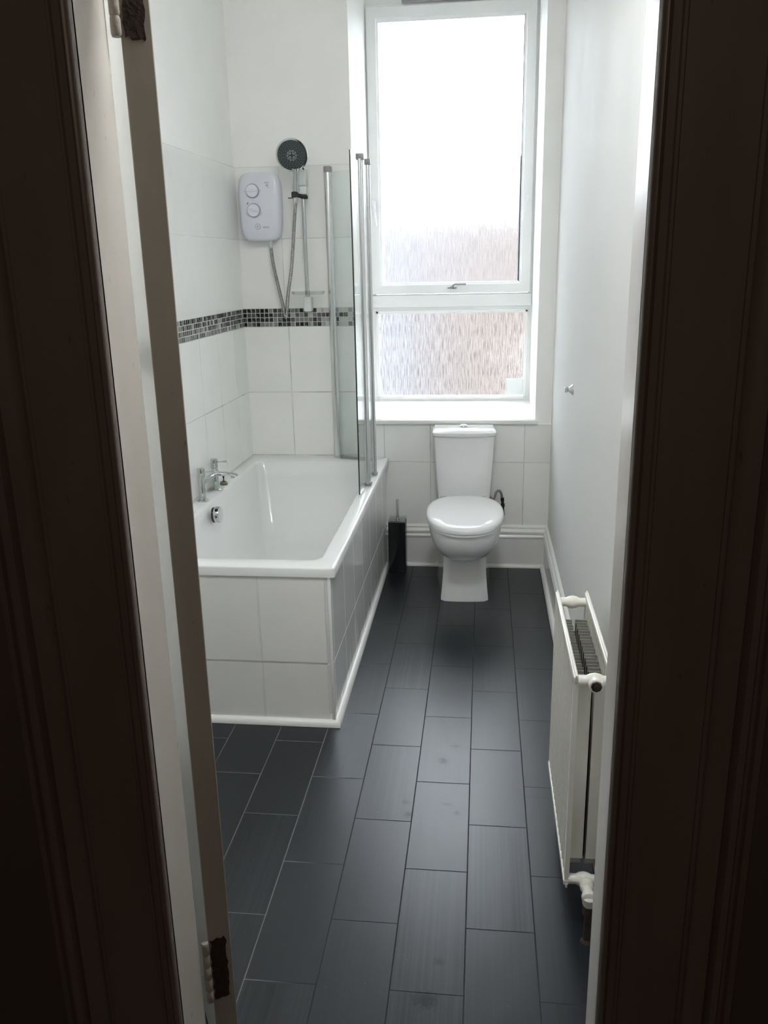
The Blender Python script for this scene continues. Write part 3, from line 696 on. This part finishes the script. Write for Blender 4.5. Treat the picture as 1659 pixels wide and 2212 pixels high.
# riser rail
RX, RY = -0.868, YW - 0.055
rail = thing('shower_riser_rail', 'slim chrome shower rail with white end brackets on the back wall', 'shower rail', (RX, RY, 1.34))
make('rail', lambda bm: lathe(bm, [(0.0095, 0), (0.0095, 0.63)], (RX, RY, 1.35), 'Z', 24), CH, rail)
wp = simple('white_bracket_plastic', (0.72, 0.73, 0.72), 0.3)
for z0, z1 in ((1.925, 2.005), (1.340, 1.412)):
    make('bracket', B(RX - 0.019, RX + 0.019, RY - 0.018, SY, z0, z1, bevel=0.006, seg=3), wp, rail)
make('slider', lambda bm: (box(bm, RX - 0.016, RX + 0.020, RY - 0.020, RY + 0.016, 1.885, 1.925, 0.008, 3),), wp, rail)
sd = make('holder', lambda bm: (tube(bm, [(RX, RY - 0.012, 1.878), (RX - 0.012, RY - 0.02, 1.880), (RX - 0.022, RY - 0.028, 1.884)], 0.009, 12),
      box(bm, RX - 0.012, RX + 0.022, RY - 0.022, RY + 0.014, 1.868, 1.885, 0.005),
      box(bm, RX + 0.008, RX + 0.026, RY - 0.030, RY - 0.005, 1.866, 1.882, 0.004),
      lathe(bm, [(0.0155, 0.0), (0.0175, 0.002), (0.0165, 0.024), (0.014, 0.026)], (-0.896, RY - 0.052, 1.872), Vector((-0.03, -0.12, 1)), 24),
      box(bm, -0.930, -0.905, RY - 0.058, RY - 0.046, 1.868, 1.872, 0.001)), M['black'], rail)
dish = thing('soap_dish', 'clear plastic soap dish on the lower end of the shower rail', 'soap dish', (RX, RY, 1.43))
def dishf(bm):
    rs = []
    for z, k in ((1.424, 0.90), (1.426, 0.96), (1.440, 1.0)):
        rs.append(ring(bm, [(-0.858 + 0.082 * k * math.copysign(abs(math.cos(a)) ** 0.6, math.cos(a)), RY - 0.035 + 0.052 * k * math.copysign(abs(math.sin(a)) ** 0.6, math.sin(a)), z) for a in [2 * PI * j / 48 for j in range(48)]]))
    for z, k in ((1.440, 0.965), (1.4285, 0.93)):
        rs.append(ring(bm, [(-0.858 + 0.082 * k * math.copysign(abs(math.cos(a)) ** 0.6, math.cos(a)), RY - 0.035 + 0.052 * k * math.copysign(abs(math.sin(a)) ** 0.6, math.sin(a)), z) for a in [2 * PI * j / 48 for j in range(48)]]))
    skin(bm, rs)
make('tray', dishf, M['clearplastic'], dish)
make('collar', lambda bm: lathe(bm, [(0.0125, 0), (0.0125, 0.026)], (RX, RY, 1.416), 'Z', 20), M['clearplastic'], dish)

# hand shower
HC = Vector((-0.887, 4.135, 2.052)); HN = Vector((0.10, -0.93, -0.34)).normalized()
hs_ = thing('hand_shower', 'round chrome hand shower with dark grey spray face in its holder', 'shower head', HC)
make('head', lambda bm: lathe(bm, [(0.0, -0.034), (0.018, -0.032), (0.045, -0.022), (0.066, -0.010), (0.0735, 0.0), (0.0745, 0.006), (0.072, 0.010), (0.068, 0.011), (0.0, 0.011)], HC, HN, 64), CH, hs_)
fc = make('spray_face', lambda bm: lathe(bm, [(0.0665, 0.010), (0.0660, 0.0125), (0.0, 0.0135)], HC, HN, 64), M['face'], hs_)
U_ = HN.cross(Vector((0, 0, 1))).normalized(); V_ = HN.cross(U_)
def noz(bm):
    for r, n in ((0.058, 26), (0.049, 22), (0.040, 18), (0.031, 13)):
        for k in range(n):
            a = 2 * PI * k / n + r * 40
            lathe(bm, [(0.0011, 0.0125), (0.0009, 0.0150)], HC + (U_ * math.cos(a) + V_ * math.sin(a)) * r, HN, 6)
nz = make('spray_nozzles', noz, M['nozzle'], hs_)
def centre(bm):
    for k in range(10):
        a = 2 * PI * k / 10
        c = HC + (U_ * math.cos(a) + V_ * math.sin(a)) * 0.020 + HN * 0.0142
        tube(bm, [c + (U_ * math.cos(t) + V_ * math.sin(t)) * 0.0036 for t in [2 * PI * j / 12 for j in range(13)]], 0.0009, 6)
    for k in range(4):
        a = PI / 4 + k * PI / 2
        d = (U_ * math.cos(a) + V_ * math.sin(a)); e = (U_ * -math.sin(a) + V_ * math.cos(a))
        c = HC + d * 0.0105 + HN * 0.0142
        tube(bm, [c - e * 0.0055, c, c + e * 0.0055], lambda i: (0.0012, 0.0024, 0.0012)[i], 8)
make('centre_jets', centre, M['nozzle'], hs_)
make('spray_lever', lambda bm: tube(bm, [HC - U_ * 0.042 + V_ * 0.055, HC - U_ * 0.050 + V_ * 0.067], 0.0035, 8), M['black'], hs_)
HB = Vector((-0.896, RY - 0.050, 1.862))
hp = catmull([HC + Vector((0.012, 0.010, -0.052)), HC + Vector((0.010, 0.026, -0.082)), Vector((-0.886, 4.185, 1.930)), Vector((-0.893, RY - 0.052, 1.895)), HB], 6)
make('handle', lambda bm: tube(bm, hp, lambda i: 0.0150 + 0.008 * max(0, 1 - i / 5) - 0.002 * (i / len(hp)), 20), CH, hs_)
make('hose_nut', lambda bm: lathe(bm, [(0.0120, 0.0), (0.0125, 0.002), (0.0105, 0.018), (0.008, 0.022)], HB + Vector((0, 0, 0.002)), Vector((0, 0, -1)), 20), CH, hs_)
hose = thing('shower_hose', 'ribbed chrome shower hose hanging in a loop below the shower unit', 'hose', (-0.97, 4.22, 1.32))
hpts = catmull([HB + Vector((0, 0, -0.018)), (-0.901, 4.205, 1.80), (-0.916, 4.212, 1.68), (-0.935, 4.225, 1.55), (-0.958, 4.235, 1.44), (-0.970, 4.24, 1.36), (-0.974, 4.24, 1.325), (-0.979, 4.24, 1.316), (-0.984, 4.24, 1.328), (-0.994, 4.24, 1.39), (-1.013, 4.245, 1.48), (-1.031, 4.252, 1.57), (-1.040, SY - 0.045, 1.645)], 12)
hr = resample(hpts, 0.0017)
make('hose', lambda bm: tube(bm, hr, lambda i: 0.0092 if i % 4 < 2 else 0.0072, 12), M['hosemetal'], hose, angle=80)
make('hose_nut', lambda bm: lathe(bm, [(0.0085, 0.0), (0.0092, 0.002), (0.0080, 0.018), (0.0068, 0.022)], (-1.040, SY - 0.045, 1.6625), Vector((0, 0, -1)), 20), CH, hose)

# ------------------------------------------------------------------ folding bath screen
scr = thing('bath_screen', 'folded glass shower screen with aluminium posts on the bath rim', 'shower screen', (-0.6, 4.0, ZR))
def vrod(name, x, y, r, z0, z1, mat, n=24, fl=1.0):
    return make(name, lambda bm: lathe(bm, [(r, 0), (r, z1 - z0)], (x, y, z0), 'Z', n), mat, scr)
wp_ = vrod('wall_profile', -0.749, YW - 0.034, 0.0185, 0.607, 1.985, M['alu'])
make('wall_channel', B(-0.764, -0.734, YW - 0.024, YW - 0.009, 0.60, 1.99), M['alu'], scr, False)
for z0, z1 in ((1.985, 2.012), (0.594, 0.608)):
    make('end_cap', lambda bm: lathe(bm, [(0.019, 0), (0.0195, 0.002), (0.0195, z1 - z0 - 0.002), (0.018, z1 - z0)], (-0.749, YW - 0.034, z0), 'Z', 24), M['alu'] if z0 < 1 else M['grey_cap'], scr)
def pane(p, q, z0, z1, t=0.005):
    p, q = Vector((*p, 0)), Vector((*q, 0)); d = (q - p).normalized(); nrm = Vector((-d.y, d.x, 0)) * t / 2
    return lambda bm: prism(bm, [(p + nrm).xy[:], (q + nrm).xy[:], (q - nrm).xy[:], (p - nrm).xy[:]], z0, z1)
ZB, ZP = 0.606, 1.988
SC = [(-0.733, 4.270), (-0.560, 4.205), (-0.508, 3.905), (-0.514, 3.705), (-0.5225, 3.500)]
make('glass_panel', pane(SC[0], SC[1], ZB, ZP), M['glass'], scr, False)
make('glass_panel', pane(SC[1], (-0.508, 3.935), ZB, ZP), M['glass'], scr, False)
make('glass_panel', pane((-0.509, 3.885), (-0.513, 3.725), ZB, ZP), M['glass'], scr, False)
make('glass_panel', pane((-0.515, 3.685), SC[4], ZB, ZP), M['glass'], scr, False)
for (x, y, r) in ((-0.513, 3.690, 0.008), (-0.511, 3.722, 0.0085), (-0.507, 3.900, 0.0105)):
    vrod('hinge_post', x, y, r, 0.606, 1.975, M['alu'])
for (x, y, r) in ((-0.512, 3.706, 0.016), (-0.507, 3.900, 0.0135)):
    for z0, z1 in ((1.972, 1.996), (0.596, 0.612)):
        make('end_cap', B(x - r, x + r, y - r, y + r, z0, z1, bevel=0.003), M['grey_cap'], scr)
make('edge_seal', lambda bm: prism(bm, [(SC[4][0] - 0.0026, SC[4][1] - 0.004), (SC[4][0] + 0.0026, SC[4][1] - 0.004), (SC[4][0] + 0.0026, SC[4][1] + 0.001), (SC[4][0] - 0.0026, SC[4][1] + 0.001)], ZB, ZP), simple('dark_green_glass_edge', (0.015, 0.03, 0.028), 0.2), scr, False)
make('bottom_seal', lambda bm: (pane(SC[0], SC[1], 0.594, ZB, 0.008)(bm), ), M['grey_cap'], scr, False)

# ------------------------------------------------------------------ toilet
toi = thing('toilet', 'white close-coupled toilet with closed lid below the window', 'toilet', (-0.093, YW - 0.028, 0))
toi_parts = []
TL = Vector(toi.location); tyaw = math.radians(2.2)
def T(x, d, z):  # x sideways, d distance out from the wall
    c, s_ = math.cos(tyaw), math.sin(tyaw)
    return (TL.x + x * c + d * s_, TL.y - d * c + x * s_, z)
def tm(name, fn, mat, parent=None, angle=45):
    o_ = make(name, fn, mat, toi, angle=angle)
    if parent: o_.parent = parent
    return o_
def egg(w, f, bk, cd, nf=2.15, nb=3.2, N=64):
    o_ = []
    for k in range(N):
        a = 2 * PI * k / N; c, s_ = math.cos(a), math.sin(a)
        if s_ >= 0: x = w * math.copysign(abs(c) ** (2 / nf), c); d = cd + f * abs(s_) ** (2 / nf)
        else: x = w * math.copysign(abs(c) ** (2 / nb), c); d = cd - bk * abs(s_) ** (2 / nb)
        o_.append((x, d))
    return o_
CD = 0.452
def bowl(bm):
    rs = [(0.222, 0.060, 0.06, 0.20), (0.226, 0.086, 0.095, 0.24), (0.236, 0.102, 0.125, 0.25), (0.255, 0.122, 0.165, 0.255), (0.285, 0.143, 0.203, 0.26), (0.32, 0.159, 0.232, 0.265), (0.36, 0.168, 0.247, 0.27), (0.395, 0.171, 0.253, 0.27), (0.402, 0.169, 0.251, 0.268)]
    skin(bm, [ring(bm, [T(x, d, z) for x, d in egg(w, f, b_, CD)]) for z, w, f, b_ in rs])
    # shelf that carries the cistern
    L = []
    for z, hw, f in ((0.20, 0.10, 0.25), (0.30, 0.112, 0.28), (0.405, 0.128, 0.28)):
        L.append(ring(bm, [T(-hw, 0.01, z), T(hw, 0.01, z), T(hw, f, z), T(-hw, f, z)]))
    skin(bm, L)
tm('bowl', bowl, M['ceramic'], angle=50)
def pedestal(bm):
    rs = []
    for z, hwf, hwb, f in ((0.0005, 0.112, 0.135, 0.487), (0.010, 0.1125, 0.135, 0.487), (0.07, 0.106, 0.128, 0.480), (0.14, 0.101, 0.118, 0.478), (0.20, 0.099, 0.108, 0.482), (0.26, 0.098, 0.104, 0.49)):
        pts = [(-hwb, 0.02), (hwb, 0.02), (hwb, 0.14), (hwf + 0.004, 0.34), (hwf + 0.001, f - 0.014)]
        for k in range(1, 12): # bowed front
            x = hwf * (1 - 2 * k / 12); pts.append((x, f + 0.010 * (1 - (x / hwf) ** 2)))
        pts += [(-hwf - 0.001, f - 0.014), (-hwf - 0.004, 0.34), (-hwb, 0.14)]
        rs.append(ring(bm, [T(x, d, z) for x, d in pts]))
    skin(bm, rs)
tm('pedestal', pedestal, M['ceramic'], angle=40)
def cis_ring(hw, f, z, bow, b0=0.004):
    pts = [(-hw, b0), (hw, b0), (hw, f - 0.02), (hw - 0.002, f - 0.008), (hw - 0.010, f)]
    for k in range(1, 14):
        x = (hw - 0.010) * (1 - 2 * k / 14); pts.append((x, f + bow * (1 - (x / hw) ** 2)))
    pts += [(-hw + 0.010, f), (-hw + 0.002, f - 0.008), (-hw, f - 0.02)]
    return [T(x, d, z) for x, d in pts]
tm('cistern', lambda bm: skin(bm, [ring(bm, cis_ring(hw, f, z, bw)) for hw, f, z, bw in ((0.122, 0.120, 0.400, 0.008), (0.131, 0.135, 0.408, 0.012), (0.140, 0.150, 0.55, 0.014), (0.150, 0.160, 0.735, 0.016))]), M['ceramic'], angle=40)
def cis_lid(bm):
    rs = []
    for hw, f, z, bw in ((0.1505, 0.162, 0.7352, 0.017), (0.156, 0.172, 0.743, 0.02), (0.157, 0.174, 0.757, 0.02), (0.150, 0.160, 0.764, 0.018), (0.146, 0.135, 0.768, 0.008)):
        base = cis_ring(hw, f, z, bw)
        if z > 0.76: base = [(x, y, zz + 0.008 * (1 - min(1, abs(x - TL.x) / 0.15) ** 2)) for x, y, zz in base]
        rs.append(ring(bm, base))
    skin(bm, rs)
cl = tm('cistern_lid', cis_lid, M['ceramic'], angle=40)
tm('flush_button', lambda bm: lathe(bm, [(0.021, 0.0), (0.021, 0.003), (0.018, 0.006), (0.008, 0.010), (0.0, 0.0105)], T(-0.002, 0.085, 0.7745), 'Z', 32), M['chrome'])
def zt(d, z): return z + (CD + 0.02 - d) * 0.05
def seat(bm):
    skin(bm, [ring(bm, [T(x, d, zt(d, z)) for x, d in egg(w, f, b_, CD, nf=2.2, nb=2.45)]) for z, w, f, b_ in ((0.4045, 0.174, 0.262, 0.215), (0.407, 0.177, 0.265, 0.218), (0.417, 0.177, 0.265, 0.218), (0.4185, 0.174, 0.262, 0.215))])
tm('seat', seat, M['seat'])
def lid(bm):
    L = ((0.4195, 0.178, 0.267, 0.219), (0.421, 0.181, 0.270, 0.221), (0.432, 0.1815, 0.2705, 0.221), (0.440, 0.179, 0.267, 0.220), (0.446, 0.172, 0.258, 0.216), (0.4495, 0.160, 0.243, 0.207), (0.4515, 0.135, 0.21, 0.185), (0.453, 0.09, 0.14, 0.13), (0.4535, 0.03, 0.05, 0.04))
    skin(bm, [ring(bm, [T(x, d, zt(d, z)) for x, d in egg(w, f, b_, CD, nf=2.2, nb=2.45)]) for z, w, f, b_ in L])
tm('lid', lid, M['seat'], angle=60)
for x in (-0.10, 0.10):
    tm('hinge', lambda bm: lathe(bm, [(0.011, -0.018), (0.012, -0.016), (0.012, 0.016), (0.011, 0.018)], T(x, 0.222, 0.438), 'X', 20), M['chrome'])

sup = thing('water_supply_hose', 'looped braided supply hose right of the toilet cistern', 'hose', (0.1, 4.26, 0.3))
make('braided_hose', lambda bm: tube(bm, catmull([(0.036, 4.21, 0.415), (0.058, 4.235, 0.385), (0.068, 4.245, 0.395), (0.076, 4.25, 0.42), (0.090, 4.252, 0.429), (0.102, 4.252, 0.415), (0.106, 4.252, 0.385)], 8), 0.0062, 12), M['braid'], sup)
make('valve', lambda bm: (lathe(bm, [(0.0085, 0), (0.0105, 0.002), (0.0105, 0.018), (0.008, 0.020), (0.0075, 0.030), (0.0115, 0.032), (0.0115, 0.046), (0.008, 0.050), (0.0075, 0.085)], (0.107, 4.252, 0.392), Vector((0.08, 0, -1)), 6)), M['rust'], sup, False)
make('wall_pipe', lambda bm: tube(bm, [(0.113, 4.252, 0.312), (0.114, 4.256, 0.30), (0.114, 4.275, 0.295), (0.114, 4.303, 0.295)], 0.0075, 12), M['pipe'], sup)

# ------------------------------------------------------------------ toilet brush
tb = thing('toilet_brush', 'black square toilet brush holder with steel handle beside the bath', 'toilet brush', (-0.433, 4.205, 0))
make('holder', B(-0.478, -0.388, 4.163, 4.248, 0.0005, 0.275, bevel=0.003), M['brushblack'], tb)
make('cap', multi(B(-0.479, -0.387, 4.162, 4.249, 0.2755, 0.292, bevel=0.003)), M['clearplastic'], tb)
make('cap_plate', B(-0.474, -0.392, 4.167, 4.244, 0.280, 0.283), M['chrome'], tb, False)
make('brush_handle', lambda bm: lathe(bm, [(0.011, 0.283), (0.011, 0.286), (0.0078, 0.288), (0.0078, 0.388), (0.006, 0.391)], (-0.432, 4.206, 0), 'Z', 20), M['alu'], tb)

# ------------------------------------------------------------------ robe hook on the right wall
hk = thing('robe_hook', 'small chrome robe hook on the shiny right wall', 'hook', (XR, 3.336, 1.08))
make('base', lambda bm: (lathe(bm, [(0.021, 0.0), (0.021, 0.003), (0.010, 0.016)], (XR, 3.336, 1.08), Vector((-1, 0, 0)), 28)), M['alu'], hk)
make('knob', lambda bm: (lathe(bm, [(0.008, 0.014), (0.008, 0.020), (0.011, 0.022), (0.011, 0.030), (0.009, 0.032)], (XR, 3.336, 1.08), Vector((-1, 0, 0)), 28)), CH, hk)

# ------------------------------------------------------------------ radiator
RF, RB, RY0, RY1, RZ0, RZ1 = 0.211, 0.292, 1.752, 2.262, 0.105, 0.672
rad = thing('radiator', 'cream double panel radiator on the right wall near the doorway', 'radiator', (0.26, 2.0, RZ0))
def panel(xf, sgn):
    def f(bm):
        N = 16; pitch_ = (RY1 - RY0 - 0.02) / N
        pts = [(xf, RY0 - 0.004)]
        for k in range(N):
            y = RY0 + 0.01 + k * pitch_
            pts += [(xf, y), (xf + 0.0005, y + pitch_ * 0.50), (xf + 0.0072, y + pitch_ * 0.60), (xf + 0.0076, y + pitch_ * 0.86), (xf + 0.0003, y + pitch_ * 0.97)]
        pts += [(xf, RY1), (xf + 0.011, RY1), (xf + 0.011, RY0 - 0.004)]
        z0, z1 = RZ0 + 0.02, RZ1 - 0.02
        prism(bm, pts, z0, z1)
        # rolled top and bottom seams
        box(bm, xf - 0.0006, xf + 0.0108, RY0 - 0.005, RY1 + 0.001, z1 - 0.002, RZ1 - 0.004, 0.003, 2)
        box(bm, xf + 0.003, xf + 0.0075, RY0 - 0.006, RY1 + 0.002, RZ1 - 0.008, RZ1, 0.001)
        box(bm, xf - 0.0025, xf + 0.0108, RY0 - 0.005, RY1 + 0.001, RZ0 + 0.006, z0 + 0.002, 0.003, 2)
        box(bm, xf + 0.003, xf + 0.0075, RY0 - 0.006, RY1 + 0.002, RZ0, RZ0 + 0.012, 0.001)
    return f
make('front_panel', panel(RF, 1), M['radiator'], rad, angle=30)
make('back_panel', panel(RB, 1), M['radiator'], rad, angle=30)
def fins(x0, x1):
    def f(bm):
        pts = []; p = 0.036; n = int((RY1 - RY0 - 0.06) / p)
        a, b_ = [], []
        for k in range(n):
            y = RY0 + 0.03 + k * p
            a += [(x0, y), (x1, y + 0.002), (x1, y + p * 0.5), (x0, y + p * 0.5 + 0.002)]
        z0, z1 = 0.15, 0.612
        t = 0.0012
        lo = [[bm.verts.new((x, y, z)) for x, y in a] for z in (z0, z1)]
        hi = [[bm.verts.new((x, y + t, z)) for x, y in a] for z in (z0, z1)]
        for i in range(len(a) - 1):
            bm.faces.new((lo[0][i], lo[0][i + 1], lo[1][i + 1], lo[1][i])); bm.faces.new((hi[0][i], hi[1][i], hi[1][i + 1], hi[0][i + 1]))
            bm.faces.new((lo[1][i], lo[1][i + 1], hi[1][i + 1], hi[1][i])); bm.faces.new((lo[0][i], hi[0][i], hi[0][i + 1], lo[0][i + 1]))
    return f
make('convector_fins', fins(RF + 0.012, RF + 0.040), M['fin'], rad, False)
make('convector_fins', fins(RF + 0.050, RB - 0.001), M['fin'], rad, False)
make('end_plate', B(RF + 0.0112, RF + 0.041, RY0 + 0.006, RY0 + 0.009, 0.182, 0.655, bevel=0.001), M['radiator'], rad)
make('end_plate', B(RF + 0.048, RB - 0.0002, RY0 + 0.006, RY0 + 0.009, 0.182, 0.655, bevel=0.001), M['radiator'], rad)
def hdr(y, z):
    def f(bm):
        xa, xb = RF + 0.009, RB + 0.002; w = xb - xa
        tube(bm, [(xa + w * t, y, z) for t in (0, 0.1, 0.25, 0.36, 0.5, 0.64, 0.75, 0.9, 1.0)], lambda i: (0.0125, 0.0125, 0.0125, 0.0165, 0.0185, 0.0165, 0.0125, 0.0125, 0.0125)[i], 20)
    return f
for y, z in ((RY0 - 0.004, 0.664 - 0.004), (RY1 - 0.018, 0.645), (RY0 + 0.004, 0.125), (RY1 - 0.018, 0.125)):
    make('header_pipe', hdr(y, z), M['radiator'], rad, angle=60)
hx = (RF + 0.009 + RB + 0.002) / 2
bv = make('bleed_valve', lambda bm: (lathe(bm, [(0.0165, 0.0), (0.0165, 0.012), (0.014, 0.014)], (hx, RY0 - 0.018, 0.660), Vector((0, -1, 0)), 24)), M['radiator'], rad)
bq = make('bleed_screw', lambda bm: (lathe(bm, [(0.0125, 0.012), (0.0115, 0.018), (0.006, 0.018), (0.005, 0.021)], (hx, RY0 - 0.018, 0.660), Vector((0, -1, 0)), 8)), M['rust'], bv)
make('valve', lambda bm: (lathe(bm, [(0.012, 0.0), (0.0165, 0.004), (0.0165, 0.018), (0.013, 0.022), (0.013, 0.040), (0.017, 0.044), (0.017, 0.056), (0.010, 0.060)], (0.262, RY0 - 0.008, 0.124), Vector((0.02, -1, 0)), 16),
      lathe(bm, [(0.012, 0.0), (0.015, 0.005), (0.015, 0.022), (0.011, 0.026)], (0.263, RY0 - 0.060, 0.104), 'Z', 12)), M['radiator'], rad)
make('supply_pipe', lambda bm: (lathe(bm, [(0.0085, 0.0), (0.0085, 0.078), (0.013, 0.080), (0.013, 0.104)], (0.262, RY0 - 0.060, 0.0008), 'Z', 14), lathe(bm, [(0.014, 0), (0.010, 0.008)], (0.262, RY0 - 0.060, 0.0008), 'Z', 16)), M['pipe'], rad)
for yb in (RY0 + 0.10, RY1 - 0.13):
    make('wall_bracket', B(RB + 0.011, XR - 0.0005, yb, yb + 0.03, 0.24, 0.50), M['radiator'], rad, False)
